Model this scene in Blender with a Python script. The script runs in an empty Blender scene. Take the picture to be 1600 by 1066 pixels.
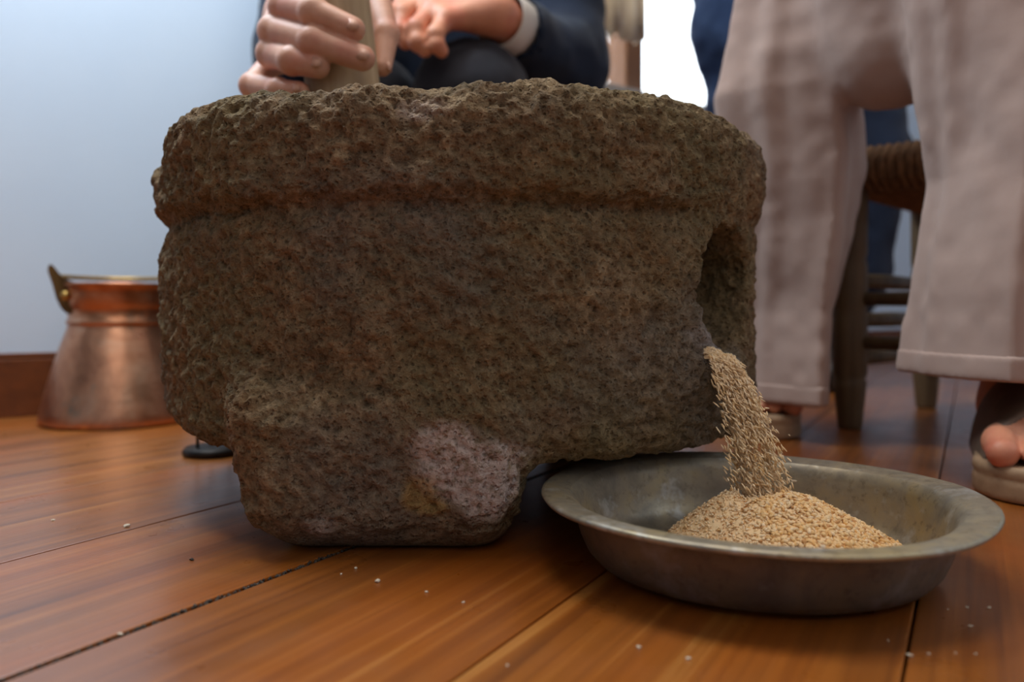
import bpy, bmesh, math, random
import numpy as np
from mathutils import Vector, Matrix

random.seed(7)
RNG = np.random.default_rng(11)
SC = bpy.context.scene
COL = SC.collection

# ------------------------------------------------------------------ camera
CAM_H, FPX, HORIZ = 0.15, 1300.0, 486.0
cam_d = bpy.data.cameras.new('camera')
cam_d.sensor_width = 36.0
cam_d.lens = FPX * 36.0 / 1600.0
cam_d.shift_y = (HORIZ - 533.0) / 1600.0
cam_d.clip_start = 0.02
cam_d.dof.use_dof = True
cam_d.dof.focus_distance = 0.52
cam_d.dof.aperture_fstop = 4.6
cam = bpy.data.objects.new('camera', cam_d)
COL.objects.link(cam)
cam.location = (0, 0, CAM_H)
cam.rotation_euler = (math.pi / 2, 0, 0)
SC.camera = cam

# ------------------------------------------------------------------ world, lights, exposure
world = bpy.data.worlds.new('overcast_sky')
SC.world = world
world.use_nodes = True
wn = world.node_tree.nodes['Background']
wn.inputs['Color'].default_value = (0.86, 0.94, 1.0, 1)
wn.inputs['Strength'].default_value = 5.0

def area(name, loc, target, sx, sy, power, color):
    d = bpy.data.lights.new(name, 'AREA')
    d.shape = 'RECTANGLE'; d.size = sx; d.size_y = sy
    d.energy = power; d.color = color
    o = bpy.data.objects.new(name, d)
    o.location = loc
    o.rotation_euler = (Vector(target) - Vector(loc)).to_track_quat('-Z', 'Y').to_euler()
    COL.objects.link(o)
    return o

area('added_wall_light', (-0.54, 0.90, 1.26), (-0.26, 1.08, 0.2), 0.42, 0.42, 12.0, (0.76, 0.89, 1.0))  # added lamp out of view, brightens the back wall; no window there
area('ceiling_lamp', (-0.1, 0.70, 2.38), (0.0, 0.80, 0.0), 0.8, 0.8, 22, (1.0, 0.93, 0.84))
area('daylight_from_right_window', (2.15, 0.35, 1.75), (-0.6, 1.3, 0.45), 1.2, 1.3, 8, (0.80, 0.91, 1.0))
area('daylight_from_front_window', (0.3, -1.4, 1.9), (0.0, 0.7, 0.2), 1.5, 1.0, 8.5, (1.0, 0.90, 0.80))

SC.view_settings.view_transform = 'Standard'
SC.view_settings.look = 'None'
SC.view_settings.exposure = 0.0
SC.view_settings.gamma = 1.0
SC.view_settings.use_curve_mapping = False
SC.cycles.use_denoising = True
SC.cycles.max_bounces = 8
SC.cycles.diffuse_bounces = 4
SC.cycles.sample_clamp_indirect = 6.0

def P(px, py, Y):
    """a point seen at photo pixel (px, py) standing at depth Y in the room"""
    return Vector(((px - 800.0) / FPX * Y, Y, CAM_H - (py - HORIZ) * Y / FPX))

def floor_at(px, py):
    return P(px, py, CAM_H * FPX / (py - HORIZ))

# ------------------------------------------------------------------ materials
def srgb(r, g, b):
    f = lambda c: (c / 255 / 12.92) if c / 255 <= 0.04045 else ((c / 255 + 0.055) / 1.055) ** 2.4
    return (f(r), f(g), f(b), 1.0)

class NT:
    def __init__(self, name):
        self.m = bpy.data.materials.new(name)
        self.m.use_nodes = True
        self.t = self.m.node_tree
        self.b = self.t.nodes['Principled BSDF']
        self.out = self.t.nodes['Material Output']
        self._co = None
    def n(self, kind, **kw):
        nd = self.t.nodes.new(kind)
        for k, v in kw.items():
            setattr(nd, k, v)
        return nd
    def set(self, nd, **kw):
        for k, v in kw.items():
            self.put(nd.inputs[k.replace('_', ' ')], v)
    def put(self, sock, v):
        if isinstance(v, bpy.types.NodeSocket):
            self.t.links.new(v, sock)
        else:
            sock.default_value = v
    def co(self):
        if self._co is None:
            self._co = self.n('ShaderNodeTexCoord').outputs['Object']
        return self._co
    def mapped(self, scale=(1, 1, 1), off=None):
        mp = self.n('ShaderNodeMapping')
        self.put(mp.inputs['Vector'], self.co())
        mp.inputs['Scale'].default_value = scale
        if off is not None:
            self.put(mp.inputs['Location'], off)
        return mp.outputs['Vector']
    def noise(self, scale, detail=4, rough=0.55, vec=None, dist=0.0):
        nd = self.n('ShaderNodeTexNoise')
        self.put(nd.inputs['Vector'], vec if vec is not None else self.co())
        nd.inputs['Scale'].default_value = scale
        nd.inputs['Detail'].default_value = detail
        nd.inputs['Roughness'].default_value = rough
        nd.inputs['Distortion'].default_value = dist
        return nd.outputs['Fac']
    def voronoi(self, scale, vec=None, feature='F1'):
        nd = self.n('ShaderNodeTexVoronoi', feature=feature)
        self.put(nd.inputs['Vector'], vec if vec is not None else self.co())
        nd.inputs['Scale'].default_value = scale
        return nd.outputs['Distance']
    def ramp(self, fac, stops):
        nd = self.n('ShaderNodeValToRGB')
        self.put(nd.inputs['Fac'], fac)
        els = nd.color_ramp.elements
        while len(els) < len(stops):
            els.new(0.5)
        for e, (p, c) in zip(els, stops):
            e.position = p
            e.color = c if len(c) == 4 else (c[0], c[0], c[0], 1)
        return nd.outputs['Color']
    def step(self, fac, a, b):
        return self.ramp(fac, [(a, (0.0,)), (b, (1.0,))])
    def mix(self, fac, a, b, mode='MIX'):
        nd = self.n('ShaderNodeMix', data_type='RGBA', blend_type=mode)
        self.put(nd.inputs[0], fac)
        self.put(nd.inputs[6], a)
        self.put(nd.inputs[7], b)
        return nd.outputs[2]
    def math(self, op, a, b=0.0):
        nd = self.n('ShaderNodeMath', operation=op)
        self.put(nd.inputs[0], a); self.put(nd.inputs[1], b)
        return nd.outputs[0]
    def attr(self, name):
        return self.n('ShaderNodeAttribute', attribute_name=name).outputs['Fac']
    def bump(self, h, strength=0.4, dist=0.002, prev=None):
        nd = self.n('ShaderNodeBump')
        nd.inputs['Strength'].default_value = strength
        nd.inputs['Distance'].default_value = dist
        self.put(nd.inputs['Height'], h)
        if prev is not None:
            self.put(nd.inputs['Normal'], prev)
        return nd.outputs['Normal']
    def done(self, color, rough=0.6, metal=0.0, normal=None, **kw):
        self.put(self.b.inputs['Base Color'], color)
        self.put(self.b.inputs['Roughness'], rough)
        self.put(self.b.inputs['Metallic'], metal)
        if normal is not None:
            self.put(self.b.inputs['Normal'], normal)
        for k, v in kw.items():
            self.put(self.b.inputs[k], v)
        return self.m

def mat_stone():
    t = NT('basalt_stone')
    big = t.noise(9, 3, 0.6)
    mid = t.noise(60, 6, 0.75)
    fine = t.noise(210, 4, 0.7)
    c = t.ramp(mid, [(0.28, srgb(98, 81, 62)), (0.5, srgb(158, 130, 98)), (0.72, srgb(208, 178, 138))])
    c = t.mix(t.step(big, 0.40, 0.62), c, t.mix(0.6, c, srgb(140, 124, 84)))          # mossy olive
    rust = t.step(t.noise(15, 4, 0.6, t.mapped((1, 1, 1), (3.1, 1.7, 0.4))), 0.54, 0.7)
    c = t.mix(rust, c, t.mix(0.4, c, srgb(164, 112, 68)))
    grey = t.step(t.noise(7, 2, 0.5, t.mapped((1, 1, 1), (7.3, 2.2, 5.4))), 0.5, 0.68)
    c = t.mix(grey, c, t.mix(0.6, c, srgb(146, 134, 122)))
    c = t.mix(t.math('MULTIPLY', t.attr('pale'), t.step(t.noise(160, 3, 0.7), 0.30, 0.52)), c, srgb(236, 212, 200))
    c = t.mix(t.attr('yellow'), c, srgb(204, 158, 74))
    c = t.mix(t.attr('flour'), c, srgb(196, 184, 178))
    vo = t.voronoi(330)
    pits = t.step(vo, 0.05, 0.42)
    c = t.mix(t.step(fine, 0.25, 0.75), t.mix(t.math('SUBTRACT', 0.62, t.math('MULTIPLY', t.attr('pale'), 0.38)), c, srgb(46, 36, 28)), c)
    h1 = t.math('ADD', t.math('MULTIPLY', pits, 0.5), t.math('MULTIPLY', fine, 1.0))
    nrm = t.bump(h1, 1.0, 0.0046)
    nrm = t.bump(t.noise(620, 3, 0.7), 0.8, 0.0010, nrm)
    return t.done(c, 0.92, 0.0, nrm, **{'Specular IOR Level': 0.2})

def mat_plank():
    t = NT('varnished_pine')
    rnd = t.n('ShaderNodeObjectInfo').outputs['Random']
    comb = t.n('ShaderNodeCombineXYZ')
    t.put(comb.inputs[0], t.math('MULTIPLY', rnd, 37.0)); t.put(comb.inputs[1], t.math('MULTIPLY', rnd, 91.0))
    off = comb.outputs[0]
    wob = t.noise(3.0, 2, 0.5, t.mapped((0.5, 3, 1), off))
    g1 = t.noise(1.0, 5, 0.62, t.mapped((1.3, 75, 8), off), 0.5)
    g2 = t.noise(1.0, 4, 0.6, t.mapped((3.0, 330, 20), off))
    big = t.noise(1.0, 3, 0.5, t.mapped((4.0, 12, 2), off), 0.8)
    c = t.ramp(g1, [(0.25, srgb(80, 40, 12)), (0.44, srgb(134, 76, 24)), (0.58, srgb(158, 92, 30)), (0.76, srgb(204, 142, 70))])
    c = t.mix(t.step(big, 0.46, 0.72), c, t.mix(0.6, c, srgb(180, 90, 14)))
    c = t.mix(t.math('MULTIPLY', t.step(g2, 0.55, 0.75), 0.35), c, srgb(96, 46, 14))
    c = t.mix(t.math('MULTIPLY', rnd, 0.3), c, srgb(140, 70, 22))
    scr = t.step(t.noise(1.0, 2, 0.5, t.mapped((2.0, 520, 3), (5.0, 2.0, 1.0))), 0.70, 0.78)
    worn = t.step(t.noise(9.0, 3, 0.6), 0.45, 0.7)
    c = t.mix(t.math('MULTIPLY', t.math('MULTIPLY', scr, worn), 0.35), c, srgb(205, 175, 135))
    rough = t.ramp(t.noise(26, 4, 0.6), [(0.3, (0.26,)), (0.75, (0.42,))])
    nrm = t.bump(g2, 0.25, 0.0008)
    nrm = t.bump(wob, 0.12, 0.004, nrm)
    return t.done(c, rough, 0.0, nrm, **{'Coat Weight': 0.7, 'Coat Roughness': 0.30, 'Specular IOR Level': 0.5})

def mat_plain(name, c1, c2, scale=30, rough=0.6, metal=0.0, bump=0.15, bscale=None, dist=0.001, **kw):
    t = NT(name)
    f = t.noise(scale, 4, 0.6)
    c = t.ramp(f, [(0.3, c1), (0.7, c2)])
    nrm = t.bump(t.noise(bscale or scale * 4, 3, 0.6), bump, dist)
    return t.done(c, rough, metal, nrm, **kw)

def mat_wood(name, dark, light, axis=2, rough=0.55):
    t = NT(name)
    sc = [55, 55, 55]; sc[axis] = 5
    g = t.noise(1.0, 5, 0.6, t.mapped(tuple(sc)), 0.4)
    c = t.ramp(g, [(0.3, dark), (0.7, light)])
    return t.done(c, rough, 0.0, t.bump(g, 0.25, 0.001))

def mat_cloth(name, c1, c2, rough=0.9, weave=900, sheen=0.1):
    t = NT(name)
    c = t.ramp(t.noise(14, 3, 0.6), [(0.3, c1), (0.7, c2)])
    n1 = t.bump(t.noise(weave, 2, 0.5), 0.2, 0.0006)
    n1 = t.bump(t.noise(26, 3, 0.5), 0.2, 0.004, n1)
    return t.done(c, rough, 0.0, n1, **{'Sheen Weight': sheen, 'Specular IOR Level': 0.2})

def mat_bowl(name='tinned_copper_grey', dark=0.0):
    t = NT(name)
    a = t.noise(22, 5, 0.65, None, 0.6)
    b = t.noise(85, 5, 0.7)
    c = t.ramp(a, [(0.3, srgb(128, 124, 116)), (0.5, srgb(170, 158, 136)), (0.7, srgb(188, 168, 126))])
    spots = t.step(t.noise(150, 3, 0.7), 0.54, 0.66)
    c = t.mix(t.math('MULTIPLY', spots, t.step(a, 0.3, 0.55)), c, t.mix(0.35, c, srgb(52, 48, 44)))
    bright = t.step(t.noise(30, 4, 0.7, t.mapped((1, 1, 1), (2.2, 4.1, 0.3))), 0.56, 0.7)
    c = t.mix(t.math('MULTIPLY', bright, 0.7), c, srgb(212, 212, 208))
    c = t.mix(dark, c, srgb(74, 58, 48))  # above zero, paints the shade of the bowl's outside into its colour
    rough = t.ramp(b, [(0.3, (0.36,)), (0.7, (0.58,))])
    nrm = t.bump(t.noise(60, 4, 0.6), 0.18, 0.0015)
    return t.done(c, rough, 0.62, nrm)

def mat_copper():
    t = NT('aged_copper')
    a = t.noise(14, 4, 0.6, None, 0.8)
    c = t.ramp(a, [(0.3, srgb(150, 84, 48)), (0.5, srgb(198, 134, 94)), (0.72, srgb(212, 170, 140))])
    pat = t.step(t.noise(30, 4, 0.65, t.mapped((1, 1, 0.5), (4.0, 1.0, 2.0))), 0.58, 0.72)
    lowr = t.n('ShaderNodeSeparateXYZ'); t.put(lowr.inputs[0], t.co())
    c = t.mix(t.math('MULTIPLY', t.ramp(lowr.outputs[2], [(0.128, (1.0,)), (0.150, (0.0,))]), 0.28), c, srgb(206, 172, 150))
    c = t.mix(t.math('MULTIPLY', pat, 0.7), c, srgb(120, 134, 124))
    return t.done(c, t.ramp(t.noise(40, 4, 0.6), [(0.3, (0.27,)), (0.7, (0.45,))]), 0.92, t.bump(t.voronoi(70), 0.14, 0.002))

def mat_skin(name, c1, c2, red):
    t = NT(name)
    c = t.ramp(t.noise(60, 4, 0.6), [(0.3, c1), (0.7, c2)])
    c = t.mix(t.step(t.noise(26, 3, 0.5), 0.5, 0.72), c, t.mix(0.45, c, red))
    nrm = t.bump(t.noise(420, 3, 0.6), 0.25, 0.0006)
    return t.done(c, 0.5, 0.0, nrm, **{'Subsurface Weight': 0.12, 'Subsurface Radius': (0.01, 0.004, 0.002), 'Subsurface Scale': 0.4})

def mat_grain():
    t = NT('crushed_wheat')
    v = t.attr('tone')
    c = t.ramp(v, [(0.0, srgb(250, 224, 186)), (0.45, srgb(248, 208, 150)), (0.8, srgb(236, 182, 110)), (1.0, srgb(196, 140, 90))])
    return t.done(c, 0.75, 0.0, t.bump(t.noise(900, 2, 0.6), 0.3, 0.0004))

def mat_glass():
    t = NT('window_glass')
    tr = t.n('ShaderNodeBsdfTransparent'); gl = t.n('ShaderNodeBsdfGlossy')
    gl.inputs['Roughness'].default_value = 0.02
    mx = t.n('ShaderNodeMixShader')
    mx.inputs[0].default_value = 0.05; t.put(mx.inputs[1], tr.outputs[0]); t.put(mx.inputs[2], gl.outputs[0])
    t.t.links.new(mx.outputs[0], t.out.inputs['Surface'])
    return t.m

M = dict(
    stone=mat_stone(), plank=mat_plank(), bowl=mat_bowl(), bowl_out=mat_bowl('tinned_copper_shaded', 0.62), copper=mat_copper(), grain=mat_grain(), glass=mat_glass(),
    wall=mat_plain('pale_blue_plaster', (0.62, 0.735, 0.87, 1), (0.65, 0.76, 0.885, 1), 6, 0.75, 0, 0.08, 90),
    ceiling=mat_plain('ceiling_white', (0.78, 0.78, 0.76, 1), (0.82, 0.82, 0.80, 1), 6, 0.9),
    subfloor=mat_plain('dusty_gap_dirt', srgb(46, 36, 28), srgb(84, 72, 60), 220, 0.95, 0, 0.6, 500),
    base=mat_wood('baseboard_wood', srgb(92, 46, 16), srgb(116, 60, 22), 0, 0.45),
    frame=mat_wood('window_frame_wood', srgb(132, 88, 54), srgb(176, 124, 82), 2, 0.5),
    sill=mat_plain('sill_stone', srgb(176, 170, 160), srgb(196, 190, 182), 20, 0.6),
    curtain=mat_cloth('cream_curtain', srgb(226, 208, 178), srgb(238, 222, 196)),
    chair=mat_wood('old_chair_wood', srgb(82, 64, 42), srgb(122, 98, 68), 2, 0.55),
    rush=mat_plain('woven_rush', srgb(96, 66, 40), srgb(136, 96, 60), 80, 0.85, 0, 0.5, 200),
    pestle=mat_wood('pestle_wood', srgb(150, 122, 88), srgb(190, 164, 128), 2, 0.6),
    navy=mat_cloth('navy_jacket', srgb(19, 27, 42), srgb(27, 37, 56)),
    charcoal=mat_cloth('charcoal_trousers', srgb(36, 36, 42), srgb(48, 48, 55)),
    cuff=mat_cloth('white_shirt', srgb(220, 212, 200), srgb(236, 228, 216)),
    beige=mat_cloth('pinkish_beige_cloth', srgb(178, 151, 139), srgb(188, 162, 150), weave=1200),
    jeans=mat_cloth('blue_denim', srgb(50, 72, 112), srgb(68, 92, 134)),
    dark_navy=mat_cloth('dark_navy_cloth', srgb(22, 30, 48), srgb(30, 40, 60)),
    shoe=mat_plain('dark_shoe_leather', srgb(36, 30, 28), srgb(52, 44, 40), 30, 0.5),
    sandal=mat_plain('taupe_sandal_leather', srgb(104, 84, 68), srgb(126, 102, 84), 40, 0.6),
    sole=mat_plain('tan_sole', srgb(156, 126, 96), srgb(178, 146, 114), 50, 0.7),
    skin=mat_skin('weathered_skin', srgb(206, 150, 122), srgb(224, 170, 142), srgb(204, 112, 92)),
    skin_warm=mat_skin('warm_skin', srgb(206, 136, 104), srgb(222, 152, 118), srgb(214, 98, 80)),
    nail=mat_plain('fingernail', srgb(214, 160, 134), srgb(224, 170, 144), 30, 0.42),
    iron=mat_plain('dark_iron', srgb(28, 24, 22), srgb(48, 40, 34), 60, 0.5, 0.6),
    brass=mat_plain('dull_brass', srgb(150, 118, 62), srgb(196, 160, 90), 40, 0.4, 0.85),
    brass_dark=mat_plain('tarnished_brass', srgb(84, 64, 38), srgb(140, 108, 62), 50, 0.45, 0.8),
    crumb=mat_plain('pale_crumb', srgb(214, 196, 170), srgb(236, 222, 200), 300, 0.8),
    grit=mat_plain('dark_grit', srgb(34, 28, 24), srgb(88, 76, 64), 200, 0.9),
)

# ------------------------------------------------------------------ mesh helpers
def obj_np(name, V, F, mat, parent=None, smooth=True):
    me = bpy.data.meshes.new(name)
    V = np.asarray(V, dtype=np.float32); F = np.asarray(F, dtype=np.int32)
    k = F.shape[1]
    me.vertices.add(len(V)); me.vertices.foreach_set('co', V.ravel())
    me.loops.add(F.size); me.loops.foreach_set('vertex_index', F.ravel())
    me.polygons.add(len(F))
    me.polygons.foreach_set('loop_start', np.arange(0, F.size, k, dtype=np.int32))
    me.polygons.foreach_set('loop_total', np.full(len(F), k, dtype=np.int32))
    me.update(calc_edges=True); me.validate()
    if smooth:
        me.polygons.foreach_set('use_smooth', np.ones(len(me.polygons), dtype=bool))
    me.materials.append(mat)
    return link(name, me, parent)

def link(name, me, parent=None):
    o = bpy.data.objects.new(name, me)
    COL.objects.link(o)
    if parent is not None:
        o.parent = parent
    return o

def obj_bm(name, bm, mat, parent=None, smooth=False):
    bmesh.ops.recalc_face_normals(bm, faces=bm.faces[:])
    me = bpy.data.meshes.new(name)
    bm.to_mesh(me); bm.free()
    if smooth:
        me.polygons.foreach_set('use_smooth', np.ones(len(me.polygons), dtype=bool))
    me.materials.append(mat)
    return link(name, me, parent)

def empty(name, loc=(0, 0, 0), rz=0.0):
    o = bpy.data.objects.new(name, None)
    o.empty_display_size = 0.05
    o.location = loc; o.rotation_euler = (0, 0, rz)
    COL.objects.link(o)
    return o

def tag(o, label=None, cat=None, group=None, kind=None):
    if label: o['label'] = label
    if cat: o['category'] = cat
    if group: o['group'] = group
    if kind: o['kind'] = kind
    return o

def add_box(bm, lo, hi, bevel=0.0, mtx=None, seg=2):
    lo, hi = Vector(lo), Vector(hi)
    r = bmesh.ops.create_cube(bm, size=1.0)
    vs = r['verts']
    c, s = (lo + hi) / 2, hi - lo
    for v in vs:
        v.co = Vector((v.co.x * s.x, v.co.y * s.y, v.co.z * s.z)) + c
    if bevel > 0:
        es = list({e for v in vs for e in v.link_edges})
        r = bmesh.ops.bevel(bm, geom=es, offset=bevel, segments=seg, affect='EDGES', profile=0.6)
        vs = list({v for f in r['faces'] for v in f.verts} | {v for v in vs if v.is_valid})
    if mtx is not None:
        for v in vs:
            v.co = mtx @ v.co
    return vs

def lathe(profile, n=64, wob=None):
    """profile: list of (r, z), revolved; closed at r=0 ends"""
    V, F, rings = [], [], []
    for i, (r, z) in enumerate(profile):
        if r < 1e-6:
            rings.append([len(V)]); V.append((0, 0, z)); continue
        ring = []
        for k in range(n):
            a = 2 * math.pi * k / n
            rr, zz = (r, z) if wob is None else wob(r, z, a)
            ring.append(len(V)); V.append((rr * math.cos(a), rr * math.sin(a), zz))
        rings.append(ring)
    for a, b in zip(rings, rings[1:]):
        for k in range(n):
            k2 = (k + 1) % n
            if len(a) == 1 and len(b) == 1: continue
            if len(a) == 1: F.append((a[0], b[k], b[k2]))
            elif len(b) == 1: F.append((a[k], b[0], a[k2]))
            else: F.append((a[k], b[k], b[k2], a[k2]))
    return V, F

def obj_lathe(name, profile, mat, parent=None, n=64, wob=None):
    V, F = lathe(profile, n, wob)
    me = bpy.data.meshes.new(name)
    me.from_pydata(V, [], F)
    bm = bmesh.new(); bm.from_mesh(me)
    bmesh.ops.recalc_face_normals(bm, faces=bm.faces[:]); bm.to_mesh(me); bm.free()
    me.polygons.foreach_set('use_smooth', np.ones(len(me.polygons), dtype=bool))
    me.materials.append(mat)
    return link(name, me, parent)

def tube_bm(bm, pts, radii, n=12, cap=True):
    pts = [Vector(p) for p in pts]
    if not hasattr(radii, '__len__'): radii = [radii] * len(pts)
    up = Vector((0.13, 0.21, 0.97)).normalized()
    rings = []
    prev = None
    for i, p in enumerate(pts):
        d = (pts[min(i + 1, len(pts) - 1)] - pts[max(i - 1, 0)]).normalized()
        u = (prev - d * prev.dot(d)) if prev is not None else d.cross(up)
        if u.length < 1e-5: u = d.orthogonal()
        u.normalize(); prev = u
        w = d.cross(u)
        rings.append([bm.verts.new(p + (u * math.cos(2 * math.pi * k / n) + w * math.sin(2 * math.pi * k / n)) * radii[i]) for k in range(n)])
    for a, b in zip(rings, rings[1:]):
        for k in range(n):
            bm.faces.new((a[k], a[(k + 1) % n], b[(k + 1) % n], b[k]))
    if cap:
        bm.faces.new(rings[0][::-1]); bm.faces.new(rings[-1])

def obj_tube(name, pts, radii, mat, parent=None, n=12):
    bm = bmesh.new(); tube_bm(bm, pts, radii, n)
    return obj_bm(name, bm, mat, parent, True)

# ------------------------------------------------------------------ numpy noise + implicit surfaces
def _hash(i, j, k, seed):
    h = (i.astype(np.int64) * 374761393 + j.astype(np.int64) * 668265263 + k.astype(np.int64) * 2147483647 + seed * 974634777) & 0xffffffff
    h = ((h ^ (h >> 13)) * 1274126177) & 0xffffffff
    h = ((h ^ (h >> 16)) * 2246822519) & 0xffffffff
    return ((h ^ (h >> 15)) & 0xffffff) / float(0xffffff)

def vnoise(Pn, freq, seed=0):
    q = np.asarray(Pn, dtype=np.float64) * freq + 57.3
    i = np.floor(q).astype(np.int64); f = q - i
    f = f * f * f * (f * (f * 6 - 15) + 10)
    out = 0
    for dx in (0, 1):
        wx = f[:, 0] if dx else 1 - f[:, 0]
        for dy in (0, 1):
            wy = f[:, 1] if dy else 1 - f[:, 1]
            for dz in (0, 1):
                wz = f[:, 2] if dz else 1 - f[:, 2]
                out = out + wx * wy * wz * _hash(i[:, 0] + dx, i[:, 1] + dy, i[:, 2] + dz, seed)
    return out * 2 - 1

def worley(Pn, freq, seed=0):
    q = np.asarray(Pn, dtype=np.float64) * freq + 31.7
    i = np.floor(q).astype(np.int64)
    best = np.full(len(q), 9.0)
    for dx in (-1, 0, 1):
        for dy in (-1, 0, 1):
            for dz in (-1, 0, 1):
                a, b, c = i[:, 0] + dx, i[:, 1] + dy, i[:, 2] + dz
                px = a + _hash(a, b, c, seed); py = b + _hash(a, b, c, seed + 1); pz = c + _hash(a, b, c, seed + 2)
                best = np.minimum(best, (q[:, 0] - px) ** 2 + (q[:, 1] - py) ** 2 + (q[:, 2] - pz) ** 2)
    return np.sqrt(best)

def grid(lo, hi, h):
    ax = [np.arange(a, b + h, h, dtype=np.float32) for a, b in zip(lo, hi)]
    return np.meshgrid(*ax, indexing='ij')

def surface(fn, lo, hi, h):
    """zero level of fn as a quad mesh (naive surface nets)"""
    X, Y, Z = grid(lo, hi, h)
    D = fn(X, Y, Z).astype(np.float32)
    S = D < 0
    nx, ny, nz = D.shape
    cnt = np.zeros((nx - 1, ny - 1, nz - 1), np.int8)
    corners = [(a, b, c) for a in (0, 1) for b in (0, 1) for c in (0, 1)]
    for a, b, c in corners:
        cnt += S[a:nx - 1 + a, b:ny - 1 + b, c:nz - 1 + c]
    idx = np.argwhere((cnt > 0) & (cnt < 8))
    vid = np.full(cnt.shape, -1, np.int32)
    vid[idx[:, 0], idx[:, 1], idx[:, 2]] = np.arange(len(idx))
    acc = np.zeros((len(idx), 3)); num = np.zeros(len(idx))
    for ca in corners:
        for axn in range(3):
            if ca[axn]: continue
            cb = list(ca); cb[axn] = 1
            fa = D[idx[:, 0] + ca[0], idx[:, 1] + ca[1], idx[:, 2] + ca[2]]
            fb = D[idx[:, 0] + cb[0], idx[:, 1] + cb[1], idx[:, 2] + cb[2]]
            m = (fa < 0) != (fb < 0)
            t = np.where(m, fa / np.where(m, fa - fb, 1), 0)
            p = np.tile(np.array(ca, dtype=np.float64), (len(idx), 1)); p[:, axn] += t
            acc += p * m[:, None]; num += m
    V = (idx + acc / num[:, None]) * h + np.array(lo)
    F = []
    def quads(mask, sign, c0, c1, c2, c3):
        q = np.stack([vid[tuple(c.T)] for c in (c0, c1, c2, c3)], 1)
        F.append(np.where(sign[:, None], q, q[:, ::-1]))
    for axn in range(3):
        sl0 = [slice(None)] * 3; sl1 = [slice(None)] * 3
        sl0[axn] = slice(0, -1); sl1[axn] = slice(1, None)
        ch = S[tuple(sl0)] != S[tuple(sl1)]
        e = np.argwhere(ch)
        o1, o2 = [(1, 2), (2, 0), (0, 1)][axn]
        ok = (e[:, o1] > 0) & (e[:, o2] > 0) & (e[:, o1] < D.shape[o1] - 1) & (e[:, o2] < D.shape[o2] - 1)
        e = e[ok]
        d1 = np.zeros(3, int); d1[o1] = 1
        d2 = np.zeros(3, int); d2[o2] = 1
        sg = S[e[:, 0], e[:, 1], e[:, 2]]
        quads(ch, sg, e - d1 - d2, e - d2, e, e - d1)
    return V, np.concatenate(F)

def normals(V, F):
    n = np.cross(V[F[:, 2]] - V[F[:, 0]], V[F[:, 3]] - V[F[:, 1]])
    N = np.zeros_like(V)
    for k in range(4):
        np.add.at(N, F[:, k], n)
    return N / np.maximum(np.linalg.norm(N, axis=1, keepdims=True), 1e-12)

def smin(a, b, k):
    h = np.clip(0.5 + 0.5 * (b - a) / k, 0, 1)
    return b + (a - b) * h - k * h * (1 - h)

def smax(a, b, k):
    return -smin(-a, -b, k)

def sstep(x, a, b):
    t = np.clip((x - a) / (b - a), 0, 1)
    return t * t * (3 - 2 * t)

def cap(X, Y, Z, a, b, ra, rb, sq=None):
    a = np.array(a, dtype=np.float32); b = np.array(b, dtype=np.float32)
    d = b - a; L = float(d @ d) + 1e-12
    t = np.clip(((X - a[0]) * d[0] + (Y - a[1]) * d[1] + (Z - a[2]) * d[2]) / L, 0, 1)
    return np.sqrt((X - a[0] - t * d[0]) ** 2 + (Y - a[1] - t * d[1]) ** 2 + (Z - a[2] - t * d[2]) ** 2) - (ra + (rb - ra) * t)

def chain(X, Y, Z, pts, rad, k=0.004):
    d = None
    for i in range(len(pts) - 1):
        c = cap(X, Y, Z, pts[i], pts[i + 1], rad[i], rad[i + 1])
        d = c if d is None else smin(d, c, k)
    return d

def ell(X, Y, Z, c, r):
    q = np.sqrt(((X - c[0]) / r[0]) ** 2 + ((Y - c[1]) / r[1]) ** 2 + ((Z - c[2]) / r[2]) ** 2)
    return (q - 1) * min(r)

def rbox(X, Y, Z, c, hs, rr):
    qx, qy, qz = np.abs(X - c[0]) - hs[0] + rr, np.abs(Y - c[1]) - hs[1] + rr, np.abs(Z - c[2]) - hs[2] + rr
    return np.sqrt(np.maximum(qx, 0) ** 2 + np.maximum(qy, 0) ** 2 + np.maximum(qz, 0) ** 2) + np.minimum(np.maximum(qx, np.maximum(qy, qz)), 0) - rr

def bounds(pts, pad):
    A = np.array([tuple(p) for p in pts])
    return A.min(0) - pad, A.max(0) + pad

def set_attr(o, name, vals):
    at = o.data.attributes.new(name, 'FLOAT', 'POINT')
    at.data.foreach_set('value', np.asarray(vals, dtype=np.float32))

# ================================================================== SETTING
W0 = Vector((-0.723, 1.175, 0)); WD = Vector((0.7885, 0.615, 0)).normalized(); WN = Vector((WD.y, -WD.x, 0))
WANG = math.atan2(WD.y, WD.x)
WMAT = Matrix.Translation(W0) @ Matrix.Rotation(WANG, 4, 'Z')      # local x along the wall, local -y into the room
CEIL = 2.45

PL_ANG = math.atan2(FPX, 1516.0 - 800.0)                            # floorboards run towards this bearing
PD = Vector((math.cos(PL_ANG), math.sin(PL_ANG), 0)); PN = Vector((PD.y, -PD.x, 0))

bm = bmesh.new(); add_box(bm, (-4.6, -1.9, -0.05), (2.6, 4.1, -0.017))
floor = obj_bm('floor', bm, M['subfloor']); tag(floor, kind='structure')
bm = bmesh.new(); add_box(bm, (-4.6, -1.9, CEIL), (2.6, 4.1, CEIL + 0.1))
tag(obj_bm('ceiling', bm, M['ceiling']), kind='structure')

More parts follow.
